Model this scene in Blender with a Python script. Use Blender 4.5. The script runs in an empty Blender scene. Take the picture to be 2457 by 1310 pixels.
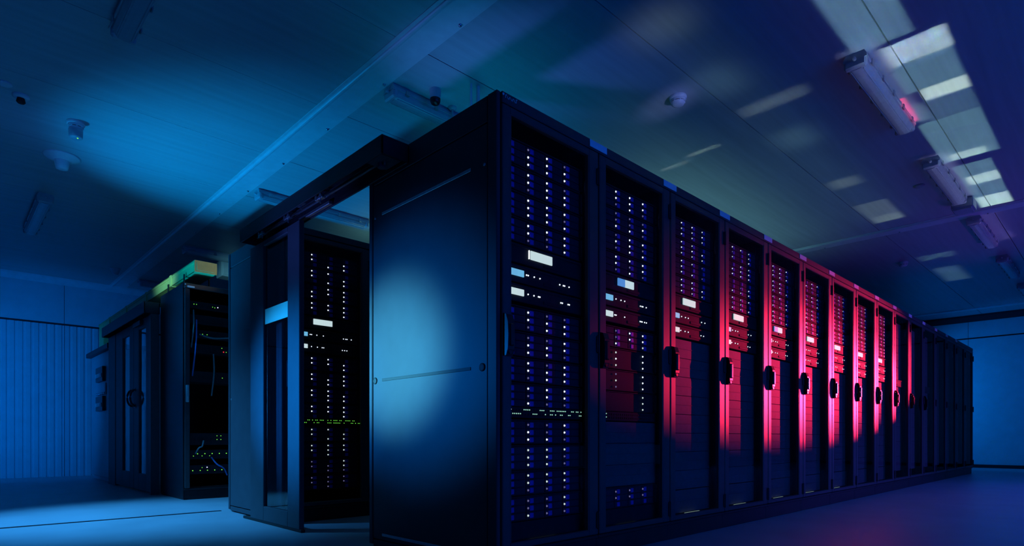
import bpy, bmesh, math, random
from mathutils import Vector, Matrix
random.seed(7)
SC = bpy.context.scene
COL = SC.collection
PI = math.pi

# ------------------------------------------------------------------ camera
YAW = math.radians(46.05)            # X axis of the room lies 46 degrees right of the view
cam_d = bpy.data.cameras.new('camera')
cam = bpy.data.objects.new('camera', cam_d)
COL.objects.link(cam)
cam_d.sensor_width = 36.0
cam_d.lens = 36.0 * 1441.0 / 2457.0
cam_d.shift_y = (1050.0 - 655.0) / 2457.0
cam_d.clip_start = 0.05
cam.location = (0, 0, 0.65)
cam.rotation_euler = (PI / 2, 0, YAW - PI / 2)
SC.camera = cam

# ------------------------------------------------------------------ world, exposure
w = bpy.data.worlds.new('world')
SC.world = w
w.use_nodes = True
w.node_tree.nodes['Background'].inputs[0].default_value = (0.0, 0.02, 0.09, 1)
w.node_tree.nodes['Background'].inputs[1].default_value = 0.3
SC.view_settings.view_transform = 'Standard'
SC.view_settings.look = 'None'
SC.view_settings.gamma = 1
SC.view_settings.use_curve_mapping = False
SC.view_settings.exposure = 0.0
SC.cycles.use_denoising = True
SC.cycles.max_bounces = 6
SC.cycles.transparent_max_bounces = 12
SC.cycles.caustics_reflective = False
SC.cycles.caustics_refractive = False

# ------------------------------------------------------------------ lights
def aim(o, target):
    d = Vector(target) - Vector(o.location)
    o.rotation_euler = d.to_track_quat('-Z', 'Y').to_euler()

def spot(name, loc, target, power, color, cone, blend=1.0, radius=0.08):
    l = bpy.data.lights.new(name, 'SPOT')
    l.energy = power; l.color = color; l.spot_size = math.radians(cone); l.spot_blend = blend
    l.shadow_soft_size = radius
    o = bpy.data.objects.new(name, l); COL.objects.link(o)
    o.location = loc; aim(o, target)
    return o

def area(name, loc, target, power, color, sx, sy, spread=180.0):
    l = bpy.data.lights.new(name, 'AREA')
    l.energy = power; l.color = color; l.shape = 'RECTANGLE'; l.size = sx; l.size_y = sy
    l.spread = math.radians(spread)
    o = bpy.data.objects.new(name, l); COL.objects.link(o)
    o.location = loc; aim(o, target)
    return o

BLUE = (0.0, 0.16, 0.85)
DEEP = (0.0, 0.10, 0.85)
CYAN = (0.06, 0.46, 0.86)
RED = (1.0, 0.02, 0.085)
PALE = (0.72, 1.0, 0.84)

# added unseen area lights, giving the room its soft blue fill
area('front_wash_light', (3.0, -3.8, 1.3), (3.0, 2, 1.3), 38, DEEP, 6.0, 1.6, 100)
area('left_wash_light', (-2.8, 8.0, 1.6), (3, 8.0, 1.5), 3.5, DEEP, 6.0, 2.4)
area('ceiling_wash_light', (6.0, -3.0, 0.3), (6.0, -0.5, 3.3), 10, (0.0, 0.14, 0.80), 12.0, 0.6)
area('floor_wash_light', (9.0, -2.4, 3.2), (9.0, -1.0, 0), 115, (0.0, 0.10, 0.85), 8.0, 0.8, 90)
# blue spots
spot('side_panel_spot', (-1.3, 4.7, 1.15), (1.9, 2.96, 1.12), 3300, (0.08, 0.50, 0.70), 17)
spot('side_panel_halo_spot', (-1.3, 4.7, 1.15), (1.9, 2.86, 1.14), 1100, (0.0, 0.20, 0.90), 27)
spot('sliding_door_spot', (-1.5, 6.3, 1.2), (1.85, 4.1, 0.95), 2300, (0.005, 0.23, 0.85), 24)
spot('door_track_fill_spot', (-0.3, 5.3, 0.3), (1.78, 3.9, 2.16), 330, (0.08, 0.16, 0.9), 18)  # added unseen fill, puts glints on the track parts
spot('ceiling_blue_spot', (0.0, 6.9, 0.4), (2.6, 6.0, 3.3), 620, (0.0, 0.29, 0.85), 62)
spot('floor_blue_spot', (-0.6, 6.2, 3.1), (1.3, 5.7, 0), 1350, (0.03, 0.31, 0.80), 56)
spot('back_wall_spot', (-1.0, 9.4, 1.3), (1.0, 12.46, 1.45), 380, (0.0, 0.17, 0.85), 72)
spot('duct_spot', (-1.0, 5.2, 1.9), (2.0, 7.9, 2.54), 1100, (0.14, 0.55, 0.66), 12)
spot('duct_end_fill_spot', (2.7, 5.85, 2.5), (2.06, 6.76, 2.44), 9, (0.9, 0.85, 0.7), 26, 0.8)  # added unseen warm fill for the duct's end face
spot('detector_spot', (3.0, -1.6, 0.2), (4.17, 2.466, 3.23), 260, (0.3, 0.4, 1.0), 4, 0.6)
spot('nozzle_fill_spot', (-2.2, 3.4, 0.4), (0.86, 6.6, 3.25), 130, (0.03, 0.20, 0.9), 12)  # added unseen fill for the fittings on the left ceiling
spot('right_wall_spot', (14.7, 4.3, 1.7), (16.3, 1.8, 1.5), 250, (0.0, 0.18, 0.85), 100)
# red spots that graze the glass fronts
rs = spot('red_spot', (15.0, -1.8, 1.55), (7.0, 2.04, 1.26), 22000, RED, 8.6, 1.0, 0.0)
rs.scale = (2.1, 1, 1)
rs = spot('red_halo_spot', (15.0, -1.8, 2.0), (7.3, 2.04, 1.62), 5500, RED, 11, 1.0, 0.0)
rs.scale = (1.8, 1, 1)
spot('violet_front_fill_spot', (12.0, -3.4, 1.0), (8.8, 2.04, 0.8), 420, (0.10, 0.06, 0.9), 56, 1.0, 0.0)  # added unseen fill, tints the far stiles violet
spot('violet_ceiling_spot', (11.0, -1.6, 0.3), (9.3, 1.0, 3.3), 60, (0.35, 0.02, 0.9), 70)
# unseen up-lights in the aisles between the rows, tinted for the ceiling glow
area('aisle_light', (3.2, 3.75, 2.0), (3.3, 3.55, 3.3), 2.3, (0.0, 0.45, 0.90), 2.4, 0.25, 100)
area('aisle_light', (6.8, 3.75, 2.0), (6.8, 3.45, 3.3), 4.2, (0.30, 0.88, 0.90), 3.6, 0.25, 110)
area('aisle_light', (4.3, 6.2, 2.0), (4.2, 6.2, 3.3), 1.3, (0.30, 0.95, 0.85), 2.0, 0.3, 70)
def beam(xa, xb, ya, yb, dens, spread=0.8, color=PALE):
    """added unseen area light at floor level, throwing a rectangular light patch onto the ceiling between xa..xb, ya..yb"""
    x, y = (xa + xb) / 2, (ya + yb) / 2
    d = math.hypot(y + 0.6, 3.15); sx = xb - xa; sy = (yb - ya) * 3.15 / d
    return area('ceiling_patch_light', (x, -0.6, 0.15), (x, y, 3.3), dens * sx * sy, color, sx, sy, spread)
SOFT = (0.42, 0.92, 0.95)
beam(3.30, 4.60, 1.00, 1.35, 1.1, 0.8, SOFT)
beam(4.66, 4.95, 0.85, 1.21, 3.4)
beam(4.95, 5.42, 0.86, 1.22, 1.0, 0.8, SOFT)
beam(5.42, 5.63, 0.86, 1.14, 4.0)
beam(5.63, 6.03, 0.86, 1.25, 0.6, 0.8, SOFT)
beam(6.03, 7.04, 0.86, 1.28, 1.1, 0.6, SOFT)
beam(6.86, 7.03, 0.95, 1.22, 2.4)
beam(7.20, 8.70, 0.95, 1.24, 1.1, 0.6, SOFT)
beam(7.57, 7.85, 0.95, 1.20, 2.8)
beam(8.30, 8.70, 0.95, 1.22, 3.4)
beam(3.30, 8.30, 1.96, 2.25, 0.16, 8, SOFT)
beam(3.20, 3.52, 1.97, 2.27, 0.35, 6, PALE)
beam(4.00, 4.42, 2.02, 2.27, 0.3, 5, SOFT)
beam(4.70, 4.84, 1.74, 2.22, 0.5, 2, PALE)
beam(5.30, 5.70, 1.95, 2.22, 0.3, 4, SOFT)
beam(6.70, 6.95, 1.97, 2.22, 0.5, 2, PALE)
beam(7.60, 8.40, 1.92, 2.24, 0.45, 1, PALE)
beam(8.15, 8.40, 1.92, 2.20, 0.5, 1, PALE)
beam(5.10, 5.14, 2.62, 2.92, 0.9, 0.8, PALE)
beam(5.19, 5.23, 2.98, 3.25, 0.9, 0.8, PALE)
beam(4.50, 5.95, 1.20, 1.42, 0.8, 1.5, (0.5, 0.65, 1.0))  # these lavender ones are added fill for the lamp covers
beam(6.75, 8.15, 1.20, 1.42, 0.8, 1.5, (0.55, 0.6, 1.0))
beam(8.95, 10.3, 1.10, 1.42, 0.5, 2.5, (0.5, 0.35, 1.0))
beam(5.45, 5.92, 1.25, 1.30, 5.0, 0.6, (1.0, 0.04, 0.16))  # thin red light imitating a red reflection on the lamp cover
beam(10.4, 10.7, 1.80, 2.20, 0.4, 1, SOFT)
beam(11.3, 12.4, 1.90, 2.20, 0.5, 2, SOFT)

# ------------------------------------------------------------------ materials
def mat(name, color, rough=0.5, metal=0.0, vary=0.12, scale=14.0, bump=0.0, bscale=120.0, spec=0.5, stretch=None):
    m = bpy.data.materials.new(name); m.use_nodes = True
    nt = m.node_tree; b = nt.nodes['Principled BSDF']
    b.inputs['Roughness'].default_value = rough
    b.inputs['Metallic'].default_value = metal
    b.inputs['Specular IOR Level'].default_value = spec
    tc = nt.nodes.new('ShaderNodeTexCoord')
    vec = tc.outputs['Object']
    if stretch:
        mp = nt.nodes.new('ShaderNodeMapping'); mp.inputs['Scale'].default_value = stretch
        nt.links.new(vec, mp.inputs['Vector']); vec = mp.outputs['Vector']
    n = nt.nodes.new('ShaderNodeTexNoise'); n.inputs['Scale'].default_value = scale; n.inputs['Detail'].default_value = 4
    nt.links.new(vec, n.inputs['Vector'])
    r = nt.nodes.new('ShaderNodeValToRGB')
    r.color_ramp.elements[0].position = 0.3; r.color_ramp.elements[1].position = 0.7
    r.color_ramp.elements[0].color = tuple(c * (1 - vary) for c in color) + (1,)
    r.color_ramp.elements[1].color = tuple(min(1, c * (1 + vary)) for c in color) + (1,)
    nt.links.new(n.outputs['Fac'], r.inputs['Fac'])
    nt.links.new(r.outputs['Color'], b.inputs['Base Color'])
    if bump:
        n2 = nt.nodes.new('ShaderNodeTexNoise'); n2.inputs['Scale'].default_value = bscale
        nt.links.new(vec, n2.inputs['Vector'])
        bp = nt.nodes.new('ShaderNodeBump'); bp.inputs['Strength'].default_value = bump; bp.inputs['Distance'].default_value = 0.002
        nt.links.new(n2.outputs['Fac'], bp.inputs['Height']); nt.links.new(bp.outputs['Normal'], b.inputs['Normal'])
    return m

def glow(name, color, strength):
    m = bpy.data.materials.new(name); m.use_nodes = True
    nt = m.node_tree; b = nt.nodes['Principled BSDF']
    b.inputs['Base Color'].default_value = (0.02, 0.02, 0.02, 1)
    b.inputs['Emission Color'].default_value = tuple(color) + (1,)
    b.inputs['Emission Strength'].default_value = strength
    return m

def screen_mat(name, ca, cb, split, strength):
    """backlit display: fine vertical ruling, optionally two tones"""
    m = bpy.data.materials.new(name); m.use_nodes = True
    nt = m.node_tree; b = nt.nodes['Principled BSDF']
    b.inputs['Base Color'].default_value = (0.02, 0.02, 0.02, 1)
    tc = nt.nodes.new('ShaderNodeTexCoord')
    sep = nt.nodes.new('ShaderNodeSeparateXYZ'); nt.links.new(tc.outputs['Generated'], sep.inputs[0])
    ra = nt.nodes.new('ShaderNodeValToRGB'); ra.color_ramp.interpolation = 'CONSTANT'
    ra.color_ramp.elements[0].color = tuple(ca) + (1,); ra.color_ramp.elements[1].color = tuple(cb) + (1,)
    ra.color_ramp.elements[1].position = split
    nt.links.new(sep.outputs['X'], ra.inputs['Fac'])
    wv = nt.nodes.new('ShaderNodeTexWave'); wv.inputs['Scale'].default_value = 6.0
    nt.links.new(tc.outputs['Generated'], wv.inputs['Vector'])
    mx = nt.nodes.new('ShaderNodeMix'); mx.data_type = 'RGBA'; mx.blend_type = 'MULTIPLY'
    mx.inputs['Factor'].default_value = 0.14
    nt.links.new(ra.outputs['Color'], mx.inputs['A']); nt.links.new(wv.outputs['Color'], mx.inputs['B'])
    nt.links.new(mx.outputs['Result'], b.inputs['Emission Color'])
    b.inputs['Emission Strength'].default_value = strength
    return m

def glass_mat(name, tint, ior=1.35, rough=0.0, refl=0.25):
    m = bpy.data.materials.new(name); m.use_nodes = True
    nt = m.node_tree; nt.nodes.clear()
    out = nt.nodes.new('ShaderNodeOutputMaterial')
    tr = nt.nodes.new('ShaderNodeBsdfTransparent'); tr.inputs[0].default_value = tuple(tint) + (1,)
    gl = nt.nodes.new('ShaderNodeBsdfGlossy'); gl.inputs['Roughness'].default_value = rough; gl.distribution = 'GGX'
    gl.inputs['Color'].default_value = (1, 1, 1, 1)
    fr = nt.nodes.new('ShaderNodeFresnel'); fr.inputs['IOR'].default_value = ior
    nz = nt.nodes.new('ShaderNodeTexNoise'); nz.inputs['Scale'].default_value = 3.0
    bp = nt.nodes.new('ShaderNodeBump'); bp.inputs['Strength'].default_value = 0.02; bp.inputs['Distance'].default_value = 0.01
    nt.links.new(nz.outputs['Fac'], bp.inputs['Height']); nt.links.new(bp.outputs['Normal'], gl.inputs['Normal'])
    mx = nt.nodes.new('ShaderNodeMixShader')
    ge = nt.nodes.new('ShaderNodeNewGeometry')      # reflect on the entry face only (a thin pane has no inner total reflection)
    iv = nt.nodes.new('ShaderNodeMath'); iv.operation = 'SUBTRACT'; iv.inputs[0].default_value = 1.0
    mu = nt.nodes.new('ShaderNodeMath'); mu.operation = 'MULTIPLY'
    nt.links.new(ge.outputs['Backfacing'], iv.inputs[1]); nt.links.new(iv.outputs[0], mu.inputs[0]); nt.links.new(fr.outputs[0], mu.inputs[1])
    m2 = nt.nodes.new('ShaderNodeMath'); m2.operation = 'MULTIPLY'; m2.inputs[1].default_value = refl   # weakens the reflection by a set factor
    nt.links.new(mu.outputs[0], m2.inputs[0]); nt.links.new(m2.outputs[0], mx.inputs[0]); nt.links.new(tr.outputs[0], mx.inputs[1]); nt.links.new(gl.outputs[0], mx.inputs[2])
    nt.links.new(mx.outputs[0], out.inputs['Surface'])
    return m

M = {
    'black_paint': mat('black_powder_coat', (0.014, 0.016, 0.020), 0.42, 0.0, 0.15, 20, 0.12, 500, spec=0.3),
    'side_paint': mat('dark_panel_paint', (0.042, 0.045, 0.052), 0.5, 0.0, 0.06, 9, 0.15, 600, spec=0.25),
    'frame_paint': mat('frame_paint', (0.045, 0.043, 0.048), 0.45, 0.0, 0.10, 20, 0.1, 500),
    'leaf_paint': mat('door_leaf_paint', (0.060, 0.066, 0.078), 0.5, 0.0, 0.08, 9, 0.1, 500, spec=0.25),
    'interior': mat('rack_interior', (0.010, 0.010, 0.012), 0.7),
    'blank': mat('blanking_plate', (0.110, 0.100, 0.110), 0.7, 0.0, 0.10, 30, 0.1, 300, spec=0.15),
    'device': mat('device_metal', (0.020, 0.023, 0.030), 0.7, 0.0, 0.15, 25, spec=0.12),
    'drive_body': mat('drive_body', (0.028, 0.032, 0.055), 0.7, 0.0, 0.2, 40, spec=0.12),
    'drive_latch': mat('drive_latch', (0.10, 0.06, 0.60), 0.4, 0.0, 0.15, 60),
    'handle': mat('handle_plastic', (0.006, 0.007, 0.010), 0.35),
    'rubber': mat('black_rubber', (0.010, 0.010, 0.010), 0.7),
    'steel': mat('bare_steel', (0.45, 0.47, 0.50), 0.28, 0.9, 0.1, 40, 0.05, 300),
    'label': mat('label_card', (0.86, 0.87, 0.88), 0.5, 0.0, 0.04, 30),
    'film': mat('frosted_film', (0.92, 0.95, 0.66), 0.6, 0.0, 0.03, 12),
    'ceiling': mat('ceiling_sheet', (0.50, 0.51, 0.52), 0.42, 0.0, 0.08, 3.0, 0.10, 60, 0.5, (0.3, 6.0, 1.0)),
    'trim': mat('trim_sheet', (0.75, 0.76, 0.78), 0.35, 0.1, 0.06, 10),
    'wall': mat('wall_sheet', (0.55, 0.57, 0.60), 0.5, 0.0, 0.05, 5, 0.06, 200),
    'dark_gap': mat('dark_joint', (0.015, 0.016, 0.02), 0.7),
    'floor': mat('floor_vinyl', (0.40, 0.42, 0.45), 0.38, 0.0, 0.08, 2.5, 0.08, 220),
    'lamp_body': mat('lamp_grey_plastic', (0.42, 0.44, 0.48), 0.4, 0.0, 0.06, 20),
    'lamp_cover': mat('lamp_cover_plastic', (0.40, 0.42, 0.46), 0.18, 0.0, 0.05, 20, 0.08, 150),
    'white_plastic': mat('white_plastic', (0.72, 0.73, 0.74), 0.4, 0.0, 0.04, 30),
    'grey_box': mat('grey_enamel', (0.40, 0.42, 0.45), 0.45, 0.0, 0.06, 15),
    'duct': mat('yellow_duct_plastic', (0.66, 0.62, 0.20), 0.45, 0.0, 0.06, 12),
    'cable_blue': mat('blue_cable', (0.10, 0.20, 0.55), 0.45),
    'cable_grey': mat('grey_cable', (0.22, 0.23, 0.25), 0.5),
    'glass': glass_mat('door_glass', (0.93, 0.93, 0.95)),
    'leaf_glass': glass_mat('leaf_glass', (0.72, 0.74, 0.80), ior=1.5, refl=1.0),
    'led_white': glow('led_white', (0.80, 0.90, 1.0), 1.5),
    'led_dim': glow('led_dim', (0.30, 0.28, 0.60), 0.42),
    'led_soft': glow('led_soft', (0.75, 0.90, 0.85), 0.9),
    'led_green': glow('led_green', (0.22, 0.95, 0.08), 1.1),
    'led_mint': glow('led_mint', (0.45, 0.95, 0.70), 0.8),
    'led_red': glow('led_red', (1.0, 0.03, 0.05), 1.6),
    'led_violet': glow('led_violet', (0.65, 0.65, 1.0), 2.5),
    'glint_glow': glow('sill_glint_glow', (0.45, 0.65, 0.55), 0.8),  # emission in place of light reflected on the sill
    'screen_pale': screen_mat('screen_pale', (0.66, 0.86, 0.86), (0.66, 0.84, 0.86), 0.5, 1.0),
    'screen_cyan': screen_mat('screen_cyan', (0.16, 0.52, 0.85), (0.17, 0.55, 0.86), 0.5, 1.0),
    'screen_two': screen_mat('screen_two_tone', (0.08, 0.30, 0.75), (0.62, 0.84, 0.90), 0.42, 1.0),
}

# ------------------------------------------------------------------ mesh helpers
class MB:
    def __init__(s):
        s.v = []; s.f = []; s.mi = []; s.smooth = []
    def add(s, vs, fs, mi=0, smooth=False):
        o = len(s.v); s.v += [tuple(p) for p in vs]
        for f in fs:
            s.f.append(tuple(i + o for i in f)); s.mi.append(mi); s.smooth.append(smooth)
        return s
    def box(s, x0, y0, z0, x1, y1, z1, mi=0):
        vs = [(x0, y0, z0), (x1, y0, z0), (x1, y1, z0), (x0, y1, z0), (x0, y0, z1), (x1, y0, z1), (x1, y1, z1), (x0, y1, z1)]
        return s.add(vs, [(0, 3, 2, 1), (4, 5, 6, 7), (0, 1, 5, 4), (1, 2, 6, 5), (2, 3, 7, 6), (3, 0, 4, 7)], mi)
    def bev(s, x0, y0, z0, x1, y1, z1, c=0.004, mi=0):
        """box with all edges chamfered by c"""
        c = min(c, abs(x1 - x0) * .45, abs(y1 - y0) * .45, abs(z1 - z0) * .45)
        bm = bmesh.new()
        bmesh.ops.create_cube(bm, size=1.0)
        for v in bm.verts:
            v.co = Vector(((x0 + x1) / 2 + v.co.x * (x1 - x0), (y0 + y1) / 2 + v.co.y * (y1 - y0), (z0 + z1) / 2 + v.co.z * (z1 - z0)))
        bmesh.ops.bevel(bm, geom=list(bm.edges), offset=c, segments=1, affect='EDGES')
        bm.verts.index_update()
        s.add([v.co for v in bm.verts], [[v.index for v in f.verts] for f in bm.faces], mi)
        bm.free(); return s
    def ring(s, pts_list, close_ends=True, mi=0, smooth=True):
        """loft a list of equal-length closed rings"""
        n = len(pts_list[0]); vs = [p for r in pts_list for p in r]; fs = []
        for k in range(len(pts_list) - 1):
            for i in range(n):
                j = (i + 1) % n
                fs.append((k * n + i, k * n + j, (k + 1) * n + j, (k + 1) * n + i))
        s.add(vs, fs, mi, smooth)
        if close_ends:
            s.add(pts_list[0], [tuple(reversed(range(n)))], mi); s.add(pts_list[-1], [tuple(range(n))], mi)
        return s
    def lathe(s, prof, c=(0, 0, 0), axis='z', n=24, mi=0, smooth=True):
        """prof: list of (radius, height)"""
        rings = []
        for r, h in prof:
            rg = []
            for i in range(n):
                a = 2 * PI * i / n
                p = (r * math.cos(a), r * math.sin(a), h)
                if axis == 'x': p = (p[2], p[0], p[1])
                if axis == 'y': p = (p[1], p[2], p[0])
                rg.append((p[0] + c[0], p[1] + c[1], p[2] + c[2]))
            rings.append(rg)
        return s.ring(rings, True, mi, smooth)
    def tube(s, pts, r, n=8, mi=0):
        pts = [Vector(p) for p in pts]; rings = []
        for i, p in enumerate(pts):
            t = (pts[min(i + 1, len(pts) - 1)] - pts[max(i - 1, 0)]).normalized()
            u = t.cross(Vector((0, 0, 1)))
            if u.length < 1e-3: u = t.cross(Vector((1, 0, 0)))
            u.normalize(); v = t.cross(u)
            rings.append([p + u * r * math.cos(2 * PI * k / n) + v * r * math.sin(2 * PI * k / n) for k in range(n)])
        return s.ring(rings, True, mi, True)
    def prism(s, prof, axis, a, b, mi=0, smooth=False):
        """closed 2-D profile swept along an axis from a to b"""
        def P(p, t):
            if axis == 'x': return (t, p[0], p[1])
            if axis == 'y': return (p[0], t, p[1])
            return (p[0], p[1], t)
        return s.ring([[P(p, a) for p in prof], [P(p, b) for p in prof]], True, mi, smooth)
    def mesh(s, name, mats):
        me = bpy.data.meshes.new(name); me.from_pydata(s.v, [], s.f)
        for m in (mats if isinstance(mats, (list, tuple)) else [mats]): me.materials.append(M[m])
        me.polygons.foreach_set('material_index', s.mi)
        me.polygons.foreach_set('use_smooth', s.smooth)
        bm = bmesh.new(); bm.from_mesh(me); bmesh.ops.recalc_face_normals(bm, faces=bm.faces); bm.to_mesh(me); bm.free()
        me.update(); return me

CACHE = {}
def part(name, build, mats, parent, loc=(0, 0, 0), rot=None, key=None, label=None, kind=None):
    """one mesh object under parent; pieces with the same key share mesh data"""
    if key is not None and key in CACHE: me = CACHE[key]
    else:
        mb = MB(); build(mb); me = mb.mesh(name, mats)
        if key is not None: CACHE[key] = me
    o = bpy.data.objects.new(name, me); COL.objects.link(o)
    o.parent = parent; o.location = loc
    if rot: o.rotation_euler = rot
    if label: o['label'] = label
    if kind: o['kind'] = kind
    return o

def thing(name, label, cat, loc=(0, 0, 0), rotz=0.0, group=None):
    o = bpy.data.objects.new(name, None); COL.objects.link(o)
    o.empty_display_size = 0.1
    o.location = loc; o.rotation_euler = (0, 0, rotz); o['label'] = label; o['category'] = cat
    if group: o['group'] = group
    return o

def struct(name, build, mats, label, cat, key=None):
    o = part(name, build, mats, None, key=key); o['kind'] = 'structure'; o['label'] = label; o['category'] = cat
    return o

# ------------------------------------------------------------------ room shell
X0, X1, Y0, Y1, ZC = -3.0, 16.3, -4.0, 12.46, 3.30
fl = struct('floor', lambda m: m.box(X0, Y0, -0.2, X1, Y1, 0.0), 'floor', 'smooth blue-lit vinyl floor of the server room', 'floor')
part('floor_joint', lambda m: m.box(X0, 5.615, 0.0, 1.84, 5.650, 0.004), 'dark_gap', fl, label='dark joint strip crossing the floor')

ce = struct('ceiling', lambda m: m.box(X0, Y0, ZC + 0.03, X1, Y1, ZC + 0.2), 'dark_gap', 'flat ceiling of long metal sheets with thin joints', 'ceiling')
xs = [X0, 2.33, 8.85, 15.4, X1]
ys = []; y = 1.148 - 1.122 * 5
while y < Y1:
    ys.append(y); y += 1.122
ys = [Y0] + [q for q in ys if q > Y0 + .1] + [Y1]
for i in range(4):
    for j in range(len(ys) - 1):
        g = 0.004 if i else 0.0015
        lx, ly = xs[i + 1] - xs[i], ys[j + 1] - ys[j]
        part('ceiling_panel', lambda m, a=lx, b=ly: m.box(0.002, g, 0, a - 0.002, b - g, 0.03), 'ceiling', ce,
             (xs[i], ys[j], ZC), key=('cp', round(lx, 3), round(ly, 3)))
for k, xx in enumerate((2.33, 8.85, 15.4)):
    def cover(m, xx=xx):
        m.bev(xx - 0.13, Y0, ZC - 0.006, xx + 0.13, Y1, ZC, 0.002)
        m.prism([(xx - 0.085 + 0.02 * math.cos(a), ZC - 0.006 - 0.016 * math.sin(a)) for a in [PI * q / 6 for q in range(7)]], 'y', Y0, Y1)
    t = struct('trim_%d' % (k + 1), cover, 'trim',
               ['pale cover strip running along the ceiling above the row ends', 'pale cover strip across the ceiling on the right, beyond the third ceiling lamp',
                'ceiling cover strip closest to the right wall'][k], 'trim')
    if k < 2:
        for q in range(14):
            part('rivet', lambda m: m.lathe([(0.001, -0.012), (0.010, -0.010), (0.012, 0.0)], n=8), 'steel', t, (xx + 0.10, 0.3 + 0.9 * q, ZC - 0.006), key='rivet')

# back wall: ribbed lower panels, flat upper panels
wb = struct('wall_back', lambda m: m.box(X0, Y1 + 0.03, 0, X1, Y1 + 0.2, ZC + 0.03), 'dark_gap', 'blue-lit ribbed sheet wall at the back left of the room', 'wall')
def rib_panel(m, wd=1.12, h=2.53):
    n = 11; p = wd / n; prof = []
    for k in range(n):
        x = k * p
        prof += [(x + 0.004, 0.0), (x + p * 0.62, 0.0), (x + p * 0.70, 0.012), (x + p * 0.94, 0.012)]
    prof += [(wd - 0.004, 0.0), (wd - 0.004, 0.03), (0.004, 0.03)]
    m.prism(prof, 'z', 0, h)
x = 1.587 - 1.12 * 4
while x < 6.5:
    part('wall_panel', rib_panel, 'wall', wb, (x, Y1, 0), key='ribp')
    part('upper_panel', lambda m: m.bev(0.003, 0, 0, 1.117, 0.03, ZC - 2.565, 0.003), 'wall', wb, (x, Y1, 2.562), key='upp')
    x += 1.12
part('wall_panel', lambda m: m.box(0, 0, 0, X1 - x, 0.03, ZC), 'wall', wb, (x, Y1, 0))
struct('trim_4', lambda m: m.prism([(Y1, ZC), (Y1 - 0.10, ZC), (Y1 - 0.10, ZC - 0.03), (Y1 - 0.02, ZC - 0.10), (Y1, ZC - 0.10)], 'x', X0, X1),
       'trim', 'pale cornice where the back left wall meets the ceiling', 'trim')

wr = struct('wall_right', lambda m: m.box(X1 + 0.03, Y0, 0, X1 + 0.2, Y1, ZC + 0.03), 'dark_gap', 'smooth blue wall beyond the far end of the long rack row', 'wall')
y = 2.53 - 2.4 * 3
while y < Y1:
    a = max(y, Y0); b = min(y + 2.4, Y1)
    part('wall_panel', lambda m, l=b - a: m.bev(0, 0.003, 0, 0.03, l - 0.003, 2.80, 0.003), 'wall', wr, (X1, a, 0))
    part('upper_panel', lambda m, l=b - a: m.bev(0, 0.003, 0, 0.03, l - 0.003, ZC - 2.83, 0.003), 'wall', wr, (X1, a, 2.83))
    y += 2.4
struct('baseboard_right', lambda m: m.bev(X1 - 0.02, Y0, 0, X1, Y1, 0.07, 0.004), 'rubber', 'dark baseboard along the blue wall at right', 'baseboard')
struct('trim_5', lambda m: m.prism([(X1, ZC), (X1 - 0.14, ZC), (X1 - 0.14, ZC - 0.04), (X1 - 0.03, ZC - 0.13), (X1, ZC - 0.13)], 'y', Y0, Y1),
       'dark_gap', 'dark cornice along the top of the blue wall at right', 'trim')
struct('wall_left', lambda m: m.box(X0 - 0.2, Y0, 0, X0, Y1, ZC + 0.03), 'wall', 'plain wall left of the camera, out of view', 'wall')
struct('wall_front', lambda m: m.box(X0, Y0 - 0.2, 0, X1, Y0, ZC + 0.03), 'wall', 'plain wall behind the camera, out of view', 'wall')

# ------------------------------------------------------------------ server racks
RW, RD, RH = 0.73, 1.14, 2.265
SX, SW = 0.090, 0.550               # equipment bay inside a rack
PITCH, ROWP = 0.1265, 0.0370        # shelf height and drive-row height
EY = 0.062                          # front of the equipment behind the door
DRV = SW / 4

def carcass(m, d=RD, h=RH):
    m.bev(0.004, 0.032, 0.10, 0.024, d, h, 0.004)
    m.bev(RW - 0.024, 0.032, 0.10, RW - 0.004, d, h, 0.004)
    m.bev(0.004, 0.032, h - 0.025, RW - 0.004, d, h - 0.001, 0.004)
    m.box(0.024, d - 0.02, 0.10, RW - 0.024, d - 0.002, h - 0.025)
    m.box(0.024, 0.10, 0.10, RW - 0.024, d - 0.02, 0.115)
    m.box(0.024, 0.032, 0.10, 0.060, 0.075, h - 0.025)            # front posts
    m.box(RW - 0.060, 0.032, 0.10, RW - 0.024, 0.075, h - 0.025)
def mount_rail(m):
    m.box(0, 0, 0, 0.028, 0.012, RH - 0.20); m.box(0.022, 0, 0, 0.028, 0.08, RH - 0.20)
    for k in range(0, 44, 2):
        m.box(0.008, -0.003, 0.03 + k * 0.0465, 0.018, 0.0, 0.042 + k * 0.0465)
def door_frame(m):
    m.bev(0.005, 0, 0.120, 0.060, 0.030, 2.210, 0.005)
    m.bev(0.645, 0, 0.120, RW - 0.005, 0.030, 2.210, 0.005)
    m.bev(0.055, 0, 2.172, 0.650, 0.030, 2.210, 0.005)
    m.bev(0.055, 0, 0.120, 0.650, 0.030, 0.152, 0.005)
    m.box(0.060, 0.004, 0.152, 0.066, 0.026, 2.172); m.box(0.639, 0.004, 0.152, 0.645, 0.026, 2.172)
def handle(m):
    prof = [(0.0, -0.098), (-0.020, -0.098), (-0.032, -0.070), (-0.036, 0.0), (-0.032, 0.060), (-0.020, 0.094), (0.0, 0.100)]
    m.prism(prof, 'x', 0.0, 0.044)
    m.bev(0.008, -0.042, -0.055, 0.036, -0.030, 0.050, 0.006)
    m.lathe([(0.012, 0.0), (0.012, 0.006), (0.001, 0.007)], (0.022, -0.030, -0.080), 'y', 12)
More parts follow.
